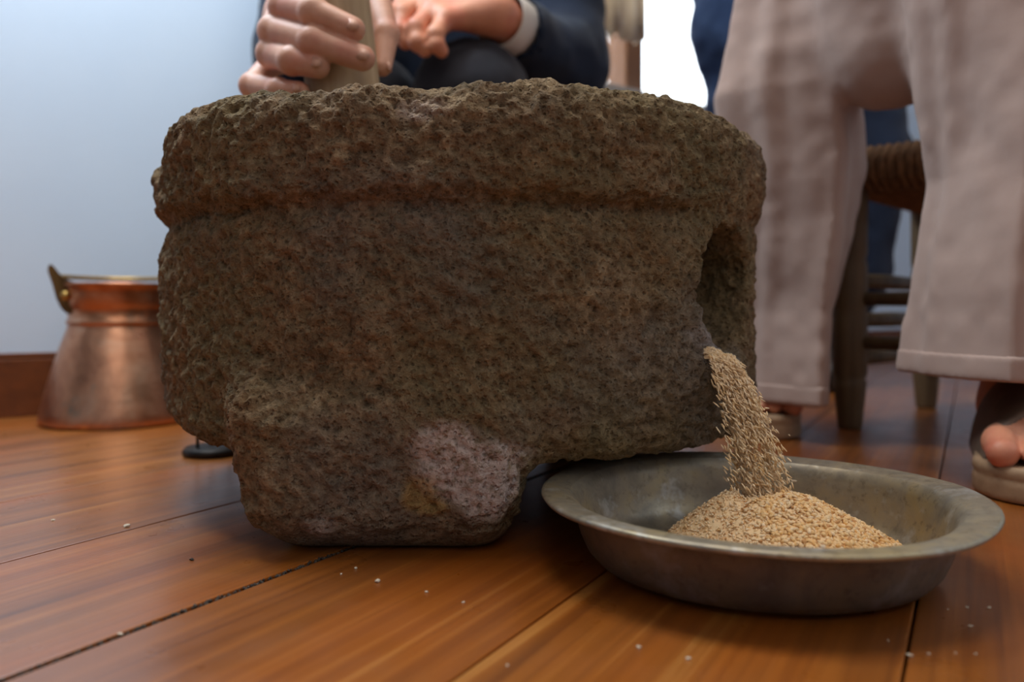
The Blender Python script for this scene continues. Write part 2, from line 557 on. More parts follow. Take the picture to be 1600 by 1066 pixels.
s_ref = floor_at(0, 1064); s0 = Vector((s_ref.x, s_ref.y, 0)).dot(PN)  # the wide dusty seam
PITCH = 0.1602
plank_meshes = {}
for i in range(-17, 17):
    gl = 0.0022 if i == 0 else 0.0006          # left edge next to the seam at s0
    gr = 0.0022 if i == -1 else 0.0006
    key = (gl, gr)
    if key not in plank_meshes:
        bm = bmesh.new()
        add_box(bm, (-4.2, gl, -0.018), (4.2, PITCH - gr, 0.0), 0.0011, None, 2)
        for v in bm.verts: v.co.y *= -1
        bmesh.ops.recalc_face_normals(bm, faces=bm.faces[:])
        me = bpy.data.meshes.new('plank'); bm.to_mesh(me); bm.free(); me.materials.append(M['plank'])
        plank_meshes[key] = me
    # clip every board to the room by its own length along the boards
    ctr = PN * (s0 + i * PITCH)
    o = link('plank', plank_meshes[key], floor)
    o.location = ctr + PD * 1.0
    o.rotation_euler = (0, 0, PL_ANG)

def grit_mesh(n):
    V, F = [], []
    for _ in range(n):
        u = random.uniform(-0.25, 0.42); r = random.uniform(0.0005, 0.0013)
        c = PN * (s0 + random.uniform(-0.002, 0.002)) + PD * u + Vector((0, 0, -0.001 + r * 0.3))
        c = c + PD * 0.3
        b = len(V)
        for d in ((1, 0, 0), (-1, 0, 0), (0, 1, 0), (0, -1, 0), (0, 0, 1), (0, 0, -1)):
            V.append(tuple(c + Vector(d) * r * random.uniform(0.7, 1.3)))
        for f in ((0, 2, 4), (2, 1, 4), (1, 3, 4), (3, 0, 4), (2, 0, 5), (1, 2, 5), (3, 1, 5), (0, 3, 5)):
            F.append(tuple(b + k for k in f))
    return V, F
V, F = grit_mesh(700)
g = obj_np('seam_grit', V, F, M['grit'], floor, False); tag(g, kind='stuff')

# the long wall behind everything, with its window opening
WIN = (1.10, 1.92, 0.655, 1.95)
bm = bmesh.new()
for lo, hi in (((-4.9, 0, -0.02), (WIN[0], 0.18, CEIL)), ((WIN[1], 0, -0.02), (4.6, 0.18, CEIL)),
               ((WIN[0], 0, -0.02), (WIN[1], 0.18, WIN[2])), ((WIN[0], 0, WIN[3]), (WIN[1], 0.18, CEIL))):
    add_box(bm, lo, hi, 0, WMAT)
tag(obj_bm('wall_back', bm, M['wall']), kind='structure')
bm = bmesh.new(); add_box(bm, (2.3, -1.9, 0), (2.45, 4.1, CEIL)); tag(obj_bm('wall_right', bm, M['wall']), kind='structure')
bm = bmesh.new(); add_box(bm, (-4.6, -1.75, 0), (2.5, -1.6, CEIL)); tag(obj_bm('wall_front', bm, M['wall']), kind='structure')

bm = bmesh.new()
add_box(bm, (-4.5, -0.016, 0.0), (3.85, 0, 0.082), 0.002, WMAT)
add_box(bm, (-4.5, -0.010, 0.082), (3.85, 0, 0.090), 0.0025, WMAT)
tag(obj_bm('baseboard_back', bm, M['base']), kind='structure')

win = empty('window_1', W0 + WD * WIN[0]); tag(win, kind='structure')
win.rotation_euler = (0, 0, WANG)
ww, z0, z1 = WIN[1] - WIN[0], WIN[2], WIN[3]
bm = bmesh.new(); add_box(bm, (0, 0.05, z0), (0.035, 0.11, z1), 0.004); add_box(bm, (ww - 0.035, 0.05, z0), (ww, 0.11, z1), 0.004)
add_box(bm, (0.035, 0.05, z1 - 0.04), (ww - 0.035, 0.11, z1), 0.004); add_box(bm, (0.035, 0.05, z0), (ww - 0.035, 0.11, z0 + 0.025), 0.004)
obj_bm('window_frame', bm, M['frame'], win)
bm = bmesh.new(); add_box(bm, (0.192, 0.035, z0 + 0.02), (0.252, 0.10, z1 - 0.04), 0.005)
obj_bm('mullion', bm, M['frame'], win)
for a, b in ((0.035, 0.192), (0.252, ww - 0.035)):
    bm = bmesh.new(); add_box(bm, (a, 0.075, z0 + 0.02), (b, 0.079, z1 - 0.04))
    obj_bm('pane', bm, M['glass'], win)
bm = bmesh.new(); add_box(bm, (-0.02, -0.035, z0 - 0.02), (ww + 0.02, 0.06, z0 + 0.008), 0.005)
obj_bm('window_sill', bm, M['sill'], win)

# cream curtain beside the window
def curtain():
    n, mz = 70, 14
    V, F = [], []
    for side in (0, 1):
        for j in range(mz + 1):
            z = 0.765 + (1.98 - 0.765) * j / mz
            for i in range(n + 1):
                u = i / n
                s = 1.105 + 0.150 * u + 0.010 * (1 - j / mz) * math.sin(u * 9)
                d = -0.045 - 0.013 * math.sin(u * 26 + 0.5 * math.sin(z * 3)) - 0.0025 * side
                V.append(tuple(WMAT @ Vector((s, d, z + 0.006 * math.sin(u * 14)))))
    N = (n + 1) * (mz + 1)
    for j in range(mz):
        for i in range(n):
            a = j * (n + 1) + i
            F.append((a, a + 1, a + n + 2, a + n + 1)); F.append((N + a + n + 1, N + a + n + 2, N + a + 1, N + a))
    for i in range(n):
        F.append((i + 1, i, N + i, N + i + 1))
    return obj_np('curtain', V, F, M['curtain'])
tag(curtain(), 'cream curtain gathered at the left side of the bright window', 'curtain')
o = obj_tube('curtain_rod', [WMAT @ Vector((0.95, -0.05, 2.0)), WMAT @ Vector((2.05, -0.05, 2.0))], 0.008, M['frame'])
tag(o, 'thin wooden curtain rod above the window', 'rod')

# ================================================================== STONE MORTAR
SX, SY = -0.042, 0.75
def stone_fn(X, Y, Z):
    r = np.sqrt(X * X + Y * Y); th = np.arctan2(X, -Y)
    boss = np.exp(-((th - 0.93) / 0.30) ** 2)
    lip = np.exp(-((th - 0.83) / 0.17) ** 2 - ((Z - 0.103) / 0.022) ** 2)
    R = 0.2500 + 0.0075 * sstep(Z, 0.2165, 0.2275) * (1 - 0.0 * boss) + 0.0048 * boss * (1 - sstep(Z, 0.2165, 0.2275)) + 0.010 * lip
    R = R - 0.0042 * np.exp(-((Z - 0.2145) / 0.006) ** 2) * (1 - boss)
    R = R - 0.010 * sstep(Z, 0.17, 0.05) * np.exp(-((th - 0.35) / 0.5) ** 2)
    ztop = 0.289 + 0.006 * np.exp(-((th + 0.75) / 0.5) ** 2) + 0.007 * np.exp(-((th - 0.75) / 0.4) ** 2) + 0.002 * np.cos(3 * th) - 0.0055 * np.exp(-((th + 0.33) / 0.10) ** 2) - 0.016 * sstep(th, -1.00, -1.08) * sstep(th, -2.2, -1.6)
    zbot = 0.052 + 0.009 * np.exp(-((th + 1.2) / 0.5) ** 2)
    rt, rb = 0.026, 0.022
    rr = np.where(Z > 0.16, rt, rb)
    qx = r - (R - rr)
    qz = np.where(Z > 0.16, Z - (ztop - rr), (zbot + rr) - Z)
    d = np.sqrt(np.maximum(qx, 0) ** 2 + np.maximum(qz, 0) ** 2) + np.minimum(np.maximum(qx, qz), 0) - rr
    # three rough feet left when the underside was cut away
    taper = (0.075 - Z) * 0.20
    foot = rbox(X + taper * np.where(X < -0.042, -1.0, 0.25), Y - np.maximum(0.03 - Z, 0) * 0.25, Z, (-0.042, -0.150, 0.052), (0.092, 0.099, 0.053), 0.030)
    d = smin(d, foot, 0.022)
    d = smin(d, rbox(X, Y, Z, (0.13, 0.12, 0.05), (0.055, 0.06, 0.05), 0.03), 0.02)
    d = smin(d, rbox(X, Y, Z, (-0.10, 0.14, 0.05), (0.055, 0.06, 0.05), 0.03), 0.02)
    # bowl of the mortar
    d = smax(d, -ell(X, Y, Z, (0, 0, 0.30), (0.196, 0.196, 0.155)), 0.022)
    # spout hole, running out to the right front
    ux, uy = math.sin(0.885), -math.cos(0.885)
    u = X * ux + Y * uy; t = -X * uy + Y * ux
    zc = 0.164 - 0.10 * (u - 0.24)
    wdt = 0.041 * (0.80 + 0.20 * sstep(Z - zc, -0.05, 0.02))
    hole = (np.sqrt((np.abs(t) / wdt) ** 2 + (np.abs(Z - zc) / 0.0465) ** 2) - 1) * 0.040
    hole = np.maximum(hole, 0.07 - u)
    d = smax(d, -hole, 0.009)
    return d
V, F = surface(stone_fn, (-0.285, -0.285, -0.012), (0.285, 0.285, 0.31), 0.0019)
N = normals(V, F)
low = vnoise(V, 11, 1) * 0.0030 + vnoise(V, 26, 2) * 0.0024
mid = vnoise(V, 60, 3) * 0.0012 + vnoise(V, 130, 4) * 0.0010
w1 = worley(V, 95, 5); w2 = worley(V, 30, 9); w3 = worley(V, 190, 15)
pit = -0.0015 * np.clip(1 - w1 / 0.42, 0, 1) - 0.0036 * np.clip(1 - w3 / 0.48, 0, 1) - 0.0055 * np.clip(1 - w2 / 0.26, 0, 1)
disp = low + mid + pit + vnoise(V, 210, 8) * 0.0021 + vnoise(V, 120, 18) * 0.0006
th = np.arctan2(V[:, 0], -V[:, 1])
sfloor = sstep(V[:, 2], 0.004, 0.02)
def dent(p, rad, dep):
    global disp
    q = np.linalg.norm(V - (np.array(tuple(p)) - np.array([SX, SY, 0])), axis=1)
    disp = disp - dep * np.exp(-(q / rad) ** 2)
for px, py, Yd, rad, dep in ((350, 645, 0.60, 0.012, 0.012), (645, 552, 0.50, 0.016, 0.006), (785, 455, 0.497, 0.010, 0.006),
                             (435, 478, 0.545, 0.009, 0.007), (300, 400, 0.63, 0.010, 0.006), (345, 480, 0.60, 0.008, 0.006),
                             (700, 468, 0.497, 0.007, 0.005), (760, 560, 0.497, 0.008, 0.005), (320, 540, 0.62, 0.014, 0.006),
                             (1010, 370, 0.53, 0.014, 0.005), (640, 165, 0.50, 0.018, 0.007), (690, 140, 0.51, 0.012, 0.005)):
    dent(P(px, py, Yd), rad, dep)
V = V + N * (disp * sfloor)[:, None]
V[:, 2] = np.maximum(V[:, 2], 0.0005)
stone = obj_np('stone_mortar', V, F, M['stone'])
stone.location = (SX, SY, 0)
def blob(px, py, Yd, rx, rz):
    c = P(px, py, Yd) - Vector((SX, SY, 0))
    return np.exp(-(((V[:, 0] - c.x) / rx) ** 2 + ((V[:, 1] - c.y) / 0.06) ** 2 + ((V[:, 2] - c.z) / rz) ** 2))
nz = vnoise(V, 40, 21) * 0.35 + vnoise(V, 110, 22) * 0.25
pale = np.clip((blob(690, 690, 0.5, 0.020, 0.020) + blob(720, 745, 0.5, 0.026, 0.022) + blob(775, 760, 0.51, 0.016, 0.022) + 0.6 * blob(500, 815, 0.51, 0.012, 0.012)
                + 0.6 * blob(810, 710, 0.5, 0.018, 0.010) - 0.42 + nz * 0.6) * 2.2, 0, 1)
yel = np.clip((blob(655, 775, 0.5, 0.013, 0.014) + 0.7 * blob(690, 795, 0.5, 0.012, 0.006) - 0.4 + nz * 0.9) * 1.3, 0, 0.55)
lipc = P(1128, 530, 0.575) - Vector((SX, SY, 0))
fl = np.clip(np.exp(-(np.linalg.norm((V - np.array(tuple(lipc))) / np.array([1, 1, 0.8]), axis=1) / 0.034) ** 2) * 1.4 - 0.40 + nz * 0.7, 0, 0.75)
rimf = np.clip((blob(655, 170, 0.5, 0.022, 0.010) - 0.35 + nz * 0.5), 0, 0.35)
set_attr(stone, 'pale', np.clip(pale * 0.8 + rimf, 0, 1)); set_attr(stone, 'yellow', yel); set_attr(stone, 'flour', fl)
tag(stone, 'large rough brown stone mortar with a spout hole standing on the wooden floor', 'mortar')

# ================================================================== METAL BOWL
BX, BY = 0.1455, 0.495
bowl = empty('metal_bowl', (BX, BY, 0)); tag(bowl, 'shallow dull grey metal bowl with a wide rim catching grain', 'bowl')
def bwob(r, z, a):
    k = min(1.0, r / 0.12)
    return r * (1 + k * (0.006 * math.sin(2 * a + 0.4) + 0.003 * math.sin(5 * a + 1) + 0.002 * math.sin(11 * a))), z + k * z * (0.030 * math.sin(a - 0.1) + 0.018 * math.sin(3 * a + 2))
out = [(0, 0.0), (0.07, 0.0), (0.088, 0.0012), (0.096, 0.0045), (0.101, 0.010), (0.1045, 0.018), (0.1075, 0.028), (0.1095, 0.036), (0.112, 0.0388)]
inn = [(0.1105, 0.0415), (0.1075, 0.039), (0.1050, 0.034), (0.1025, 0.022), (0.0990, 0.012), (0.0940, 0.0065), (0.086, 0.0035), (0.06, 0.0028), (0, 0.0028)]
rim = [(0.1105, 0.0415), (0.1135, 0.0425), (0.118, 0.0430), (0.1255, 0.0435), (0.1275, 0.0430), (0.1280, 0.0415), (0.1270, 0.0402), (0.1245, 0.0398), (0.118, 0.0394), (0.112, 0.0388)]
obj_lathe('basin', out, M['bowl_out'], bowl, 128, bwob)['label'] = 'outside with its shade painted darker'  # outer metal is a darker copy, shade put into the colour
obj_lathe('lining', inn, M['bowl'], bowl, 128, bwob)
obj_lathe('rim', rim, M['bowl'], bowl, 128, bwob)

# ------------------------------------------------------------------ grain: heap and falling stream (nobody could count it)
ico = bmesh.new(); bmesh.ops.create_icosphere(ico, subdivisions=1, radius=1.0)
ICO_V = np.array([v.co[:] for v in ico.verts]); ICO_F = np.array([[v.index for v in f.verts] for f in ico.faces]); ico.free()
oct_v = np.array([(1, 0, 0), (-1, 0, 0), (0, 1, 0), (0, -1, 0), (0, 0, 1), (0, 0, -1)], float)

def rotations(n, nrm, flat=0.35, along=None):
    """frames whose z leans to nrm and whose x lies along a random (or given) tangent"""
    z = nrm + RNG.normal(0, flat, (n, 3)); z /= np.linalg.norm(z, axis=1, keepdims=True)
    x = RNG.normal(0, 1, (n, 3)) if along is None else along + RNG.normal(0, 0.13, (n, 3))
    x -= z * (x * z).sum(1, keepdims=True); x /= np.linalg.norm(x, axis=1, keepdims=True)
    y = np.cross(z, x)
    return np.stack([x, y, z], 2)

def grains(C, Rm, size):
    """C centres (n,3), Rm frames, size (n,3) semi-axes"""
    n = len(C); base, fac = ICO_V, ICO_F
    loc = base[None] * size[:, None, :] * (1 + RNG.normal(0, 0.12, (n, len(base), 1)))
    W = np.einsum('nij,nkj->nki', Rm, loc) + C[:, None, :]
    Fa = fac[None] + (np.arange(n) * len(base))[:, None, None]
    return W.reshape(-1, 3), Fa.reshape(-1, 3), len(base)

HX, HY, HR = 0.1690, 0.520, 0.074
def heap_z(x, y):
    r = np.sqrt((x - HX) ** 2 + ((y - HY) * 1.05) ** 2)
    h = 0.0395 * np.clip(1 - r / HR, 0, 1) ** 0.95
    r2 = np.sqrt((x - 0.139) ** 2 + (y - 0.528) ** 2)
    h = np.maximum(h, 0.0345 * np.clip(1 - r2 / 0.042, 0, 1) ** 0.85)
    h = h - 0.006 * np.exp(-((x - 0.163) / 0.012) ** 2 - ((y - 0.54) / 0.02) ** 2) - 0.004 * np.clip(1 - r / 0.02, 0, 1)
    return 0.0022 + h
gx, gy = np.meshgrid(np.linspace(HX - 0.080, HX + 0.080, 110), np.linspace(HY - 0.080, HY + 0.080, 110), indexing='ij')
pts = np.stack([gx.ravel(), gy.ravel(), np.zeros(gx.size)], 1)
hz = heap_z(pts[:, 0], pts[:, 1]) + (vnoise(pts, 160, 31) * 0.0012 + vnoise(pts, 330, 32) * 0.0008) * (heap_z(pts[:, 0], pts[:, 1]) > 0.004)
pts[:, 2] = hz
nn = 110
ii, jj = np.meshgrid(np.arange(nn - 1), np.arange(nn - 1), indexing='ij'); a = (ii * nn + jj).ravel()
HF = np.stack([a, a + nn, a + nn + 1, a + 1], 1)
keep = (hz[HF] > 0.0030).any(1); HF = HF[keep]
tri = np.concatenate([HF[:, [0, 1, 2]], HF[:, [0, 2, 3]]])
n = 8500
ang = RNG.uniform(0, 2 * math.pi, n); rad = 0.080 * np.sqrt(RNG.uniform(0, 1, n))
cx, cy = HX + rad * np.cos(ang), HY + rad * np.sin(ang)
ok = heap_z(cx, cy) > 0.0034; cx, cy = cx[ok], cy[ok]; n = len(cx)
e = 0.001
gxn = (heap_z(cx + e, cy) - heap_z(cx - e, cy)) / (2 * e); gyn = (heap_z(cx, cy + e) - heap_z(cx, cy - e)) / (2 * e)
nrm = np.stack([-gxn, -gyn, np.ones(n)], 1); nrm /= np.linalg.norm(nrm, axis=1, keepdims=True)
fine_side = sstep(-(cx - 0.168) / 0.05 + vnoise(np.stack([cx, cy, cx * 0], 1), 70, 3) * 0.5, -0.2, 0.6)      # flour-dusted on the left
L = RNG.uniform(0.0015, 0.0030, n) * (1 - 0.45 * fine_side)
size = np.stack([L, L * RNG.uniform(0.45, 0.7, n), L * RNG.uniform(0.3, 0.5, n)], 1)
C = np.stack([cx, cy, heap_z(cx, cy) + 0.0004], 1) + nrm * RNG.uniform(-0.0006, 0.0010, n)[:, None]
GV, GF, k = grains(C, rotations(n, nrm), size)
tone = np.clip(0.42 + RNG.normal(0, 0.20, n) - 0.30 * fine_side, 0, 1)
tone[RNG.uniform(0, 1, n) < 0.05] = 0.95
heap_tone = np.full(len(pts), 0.25)
V = np.concatenate([pts, GV]); Fh = np.concatenate([tri, GF + len(pts)])
heap = obj_np('crushed_wheat_heap', V, Fh, M['grain'])
set_attr(heap, 'tone', np.concatenate([heap_tone, np.repeat(tone, k)]))
tag(heap, 'heap of pale golden crushed wheat grains lying in the grey metal bowl', 'grain', None, 'stuff')

# stream: slides over the lip and falls outward along the spout
r_dir = np.array([math.sin(0.80), -math.cos(0.80), 0.0]); t_dir = np.array([math.cos(0.80), math.sin(0.80), 0.0])
lip = np.array(tuple(P(1112, 556, 0.556)))
lip[0] = SX + r_dir[0] * 0.262 - t_dir[0] * 0.010; lip[1] = SY + r_dir[1] * 0.262 - t_dir[1] * 0.010
def stream_path(s):
    """s<0 inside the channel, 0 at the lip, 1 on the heap"""
    s = np.asarray(s, float)
    outw = np.where(s < 0, s * 0.055, 0.027 * s)
    down = np.where(s < 0, s * 0.012, 0.016 * s + (lip[2] - 0.040 - 0.016) * s ** 1.7)
    return lip[None] + outw[:, None] * r_dir[None] - down[:, None] * np.array([[0, 0, 1.0]])
parts = []
n1 = 3200
s = RNG.uniform(-0.75, 0.22, n1)
p = stream_path(s)
wd = 0.0085 * (1 - 0.35 * sstep(s, -0.7, 0.2))
tt = RNG.uniform(-1, 1, n1)
p += t_dir * (tt * wd)[:, None] + np.array([0, 0, 1.0]) * ((1 - tt ** 2) * 0.004 * RNG.uniform(0.5, 1, n1))[:, None]
n2 = 4200
strand = RNG.normal(0, 1, (26, 2))
sid = RNG.integers(0, 26, n2)
s2 = 0.02 + 1.1 * RNG.uniform(0, 1, n2) ** 1.35
p2 = stream_path(s2)
spread = 0.0035 + 0.0062 * s2
p2 += t_dir * ((strand[sid, 0] * 0.95 + RNG.normal(0, 0.20, n2)) * spread)[:, None] + r_dir * ((strand[sid, 1] * 0.8 + RNG.normal(0, 0.25, n2)) * spread)[:, None]
n3 = 70
s3 = RNG.uniform(0.3, 1.0, n3); p3 = stream_path(s3) + t_dir * (RNG.normal(0, 0.012, n3) * s3)[:, None] + r_dir * (np.abs(RNG.normal(0, 0.012, n3)) * s3)[:, None]
allp = np.concatenate([p, p2, p3]); alls = np.concatenate([s, s2, s3])
tang = stream_path(alls + 0.03) - stream_path(alls - 0.03); tang /= np.linalg.norm(tang, axis=1, keepdims=True)
na = len(allp)
L = RNG.uniform(0.0008, 0.0017, na); L[n1:n1 + n2] *= 2.1
size = np.stack([L, np.minimum(L * RNG.uniform(0.35, 0.6, na), 0.00062), np.minimum(L * RNG.uniform(0.3, 0.45, na), 0.0005)], 1)
nr = np.tile(r_dir * 0.5 + np.array([0, 0, 0.6]), (na, 1))
SV, SF, k = grains(allp, rotations(na, nr, 0.3, tang), size)
# a smooth tongue of flour under the grains in the channel
ns, nt = 34, 13
ss = np.linspace(-0.9, 0.20, ns); tp = stream_path(ss)
TV, TF = [], []
for i in range(ns):
    for j in range(nt):
        q = -1 + 2 * j / (nt - 1)
        w_ = 0.0095 * (1 - 0.5 * sstep(ss[i], -0.7, 0.2))
        TV.append(tp[i] + t_dir * q * w_ + np.array([0, 0, 1.0]) * ((1 - q * q) * 0.004 - 0.0035 * abs(q)))
for i in range(ns - 1):
    for j in range(nt - 1):
        a = i * nt + j
        TF += [(a, a + nt, a + nt + 1), (a, a + nt + 1, a + 1)]
TV = np.array(TV); TV = TV + np.stack([vnoise(TV, 240, 5 + q) for q in range(3)], 1) * 0.0008
V = np.concatenate([TV, SV]); Fs = np.concatenate([np.array(TF), SF + len(TV)])
st = obj_np('falling_grain', V, Fs, M['grain'])
set_attr(st, 'tone', np.concatenate([np.full(len(TV), 0.2), np.repeat(np.clip(RNG.normal(0.12, 0.16, na), 0, 1), k)]))
tag(st, 'stream of crushed wheat pouring from the mortar spout into the bowl', 'grain', None, 'stuff')

# ------------------------------------------------------------------ loose crumbs
def crumb_mesh(seed, mat):
    rr = np.random.default_rng(seed)
    V = ICO_V * np.array([1.0, 0.6, 0.45]) * (1 + rr.normal(0, 0.16, (len(ICO_V), 1)))
    me = bpy.data.meshes.new('grain_crumb'); me.from_pydata(V.tolist(), [], ICO_F.tolist()); me.materials.append(mat)
    return me
CRM = [crumb_mesh(i, M['crumb']) for i in range(4)]; GRT = crumb_mesh(9, M['grit'])
def crumb(px, py, r, label, group=None, me=None, loc=None, name='grain_crumb'):
    o = link(name, me or random.choice(CRM))
    c = floor_at(px, py) if loc is None else Vector(loc)
    o.location = (c.x, c.y, r * 0.38 if loc is None else c.z)
    o.scale = (r, r, r); o.rotation_euler = (random.uniform(-0.1, 0.1), random.uniform(-0.1, 0.1), random.uniform(0, 6.28))
    tag(o, label, 'crumb', group)
crumb(198, 824, 0.0028, 'pale crumb on the thin floor seam left of the mortar')
crumb(83, 814, 0.0016, 'faint tiny crumb near the left edge beyond the thin floor seam')
crumb(300, 876, 0.0018, 'dark grit speck on the floorboard left of the mortar foot', None, GRT, name='grit_speck')
crumb(188, 993, 0.0016, 'small pale crumb sitting on the wide dusty floor seam')
crumb(556, 889, 0.0014, 'tiny crumb in the shadow under the mortar foot front')
crumb(533, 898, 0.0010, 'leftmost tiny crumb before the mortar foot')
crumb(590, 910, 0.0022, 'elongated pale crumb on floor just before the mortar foot')
crumb(666, 926, 0.0011, 'tiny crumb on sunlit plank between mortar foot and bowl')
crumb(724, 942, 0.0010, 'tiny crumb on plank right of the elongated crumb')
crumb(998, 1013, 0.0014, 'single pale crumb on the orange plank left of the bowl front')
crumb(793, 1041, 0.0009, 'tiny crumb low on the middle plank near the photo bottom')
crumb(1075, 1031, 0.0014, 'round pale crumb on orange plank below the bowl')
CL = ('largest pale crumb beside the light floor seam below the bowl', 'tiny crumb just right of the light floor seam, bottom right', 'tiny crumb between two others in the row at bottom right',
      'rightmost tiny crumb of the row at bottom right', 'pale crumb on its own right of the bowl front', 'faint crumb close to the shadow right of the bowl',
      'pale crumb farthest right beyond the bowl side', 'faintest speck at the edge of the bowl shadow', 'tiny speck in the dark shadow before the bowl')
for (px, py, r), lb in zip(((1421, 1026, .0016), (1451, 1023, .0009), (1493, 1022, .0009), (1524, 1023, .0009), (1516, 980, .0013), (1511, 950, .0010), (1545, 951, .0015), (1481, 953, .0008), (1388, 1002, .0008)), CL):
    crumb(px, py, r, lb, 'crumbs on the floor right of the bowl')
FL_L = ('lone grain flake on the right inside wall of the metal bowl', 'grain flake above the heap top inside the bowl back wall', 'grain flake just left of the topmost one behind the heap',
        'grain flake right of the heap top on the bowl back wall', 'pale grain flake high on the bowl back wall')
for (px, py, Yd), lb in zip(((1397, 806, 0.572), (1240, 752, 0.583), (1230, 755, 0.581), (1276, 757, 0.585), (1330, 730, 0.600)), FL_L):
    c = P(px, py, Yd)
    crumb(0, 0, 0.0022, lb, 'grain flakes inside the bowl', None, (c.x, c.y, max(c.z, 0.006)), 'grain_flake')
c = P(1388, 838, 0.49)
crumb(0, 0, 0.0030, 'upright wheat husk at the right toe of the heap', None, None, (0.2365, 0.512, 0.0055), 'wheat_husk')
crumb(0, 0, 0.0014, 'small grain lying on the near rim of the bowl', None, None, (BX - 0.005, BY - 0.1190, 0.0436), 'grain_flake')

# ================================================================== COPPER POT
pot = empty('copper_pot', (-0.5350, 1.135, 0), 0.5); tag(pot, 'tall flared copper pot with brass swing handle against the pale wall', 'pot')
prof = [(0, 0.004), (0.088, 0.004), (0.094, 0.0), (0.0975, 0.003), (0.0985, 0.008), (0.0965, 0.018), (0.091, 0.040), (0.083, 0.070), (0.0745, 0.098), (0.0675, 0.118), (0.0640, 0.128),
        (0.0632, 0.131), (0.0655, 0.1335), (0.0655, 0.1365), (0.0632, 0.139), (0.0628, 0.150), (0.0640, 0.154)]
obj_lathe('body', prof, M['copper'], pot, 72)
col = [(0.0640, 0.154), (0.0660, 0.158), (0.0672, 0.172), (0.0676, 0.181), (0.0705, 0.1835), (0.0705, 0.1865), (0.0670, 0.187), (0.0640, 0.184), (0.0625, 0.160), (0.0600, 0.135), (0.07, 0.095), (0.09, 0.012), (0, 0.010)]
obj_lathe('collar', col, M['copper'], pot, 72)
def lug(sx):
    # a cast ear: flat shield riveted to the collar with a pointed tip curling up
    bm = bmesh.new()
    out_ = [(0.052, 0.150), (0.062, 0.145), (0.070, 0.152), (0.076, 0.166), (0.081, 0.186), (0.0865, 0.204), (0.084, 0.212), (0.0785, 0.209), (0.074, 0.198), (0.069, 0.192), (0.060, 0.190), (0.052, 0.186)]
    f1 = [bm.verts.new((sx * x, -0.030 + 0.55 * (x - 0.05), z)) for x, z in out_]
    f2 = [bm.verts.new((sx * x, -0.015 + 0.45 * (x - 0.05), z)) for x, z in out_]
    bm.faces.new(f1); bm.faces.new(f2[::-1])
    for i in range(len(out_)):
        j = (i + 1) % len(out_)
        bm.faces.new((f1[i], f2[i], f2[j], f1[j]))
    bmesh.ops.bevel(bm, geom=bm.edges[:], offset=0.0018, segments=2, affect='EDGES')
    o = obj_bm('handle_lug', bm, M['brass_dark'], pot, False)
    o['label'] = 'dark tarnished brass ear'
    r = obj_lathe('rivet', [(0, 0.005), (0.004, 0.0042), (0.006, 0.0015), (0.0065, 0)], M['brass'], o, 16)
    r.location = (sx * 0.0655, -0.0250, 0.170); r.rotation_euler = (math.pi / 2, 0, 0)
lug(-1); lug(1)
hp = []
for i in range(25):
    a = math.pi * i / 24
    hp.append((-0.0780 * math.cos(a), -0.012 + 0.074 * math.sin(a) * 1.05, 0.197 - 0.001 * math.sin(a)))
h = obj_tube('swing_handle', hp, 0.0030, M['brass'], pot, 10); h['label'] = 'brass swing handle lying back'

# small dark stand seen under the mortar's left side
stand = empty('metal_stand', (-0.312, 0.868, 0)); tag(stand, 'small dark metal stand with thin rods behind the left underside of the mortar', 'stand')
obj_lathe('base', [(0, 0.0), (0.026, 0.0), (0.030, 0.002), (0.030, 0.006), (0.027, 0.009), (0.010, 0.0095), (0, 0.0095)], M['iron'], stand, 32)
for k in range(3):
    a = 2.0 + k * 2.094
    obj_tube('rod', [(0.018 * math.cos(a), 0.018 * math.sin(a), 0.008), (0.018 * math.cos(a), 0.018 * math.sin(a), 0.13)], 0.0016, M['iron'], stand, 8)
obj_lathe('top_ring', [(0.015, 0.128), (0.022, 0.128), (0.022, 0.133), (0.015, 0.133), (0.015, 0.128)], M['iron'], stand, 28)

# ================================================================== PESTLE
pa, pb = P(536, 140, 0.74), P(521, 0, 0.74)
pdir = (pb - pa).normalized()
foot_p = pa + pdir * ((0.168 - pa.z) / pdir.z)
pestle = empty('wooden_pestle', foot_p)
pestle.rotation_euler = pdir.to_track_quat('Z', 'Y').to_euler()
tag(pestle, 'upright light wooden pestle held in the stone mortar', 'pestle')
obj_lathe('shaft', [(0, 0.07), (0.0335, 0.07), (0.0330, 0.15), (0.0325, 0.22), (0.0310, 0.30), (0.0295, 0.42), (0.030, 0.56), (0.028, 0.575), (0, 0.58)], M['pestle'], pestle, 48)
obj_lathe('head', [(0, 0.0), (0.020, 0.002), (0.034, 0.012), (0.0385, 0.035), (0.037, 0.058), (0.0335, 0.075)], M['pestle'], pestle, 48)

# ================================================================== SEATED MAN
man = empty('person', (-0.12, 1.38, 0))
tag(man, 'seated person in navy jacket gripping the wooden pestle behind the mortar', 'person')
MI = Vector((-0.12, 1.38, 0))
def child(name, fn, lo, hi, h, mat, parent, origin, jit=0.0, fr=30, seed=3):
    V, F = surface(fn, lo, hi, h)
    if jit:
        N = normals(V, F)
        V = V + N * (vnoise(V, fr, seed) * jit + vnoise(V, fr * 2.6, seed + 1) * jit * 0.4)[:, None]
    return obj_np(name, V - np.array(tuple(origin)), F, mat, parent)

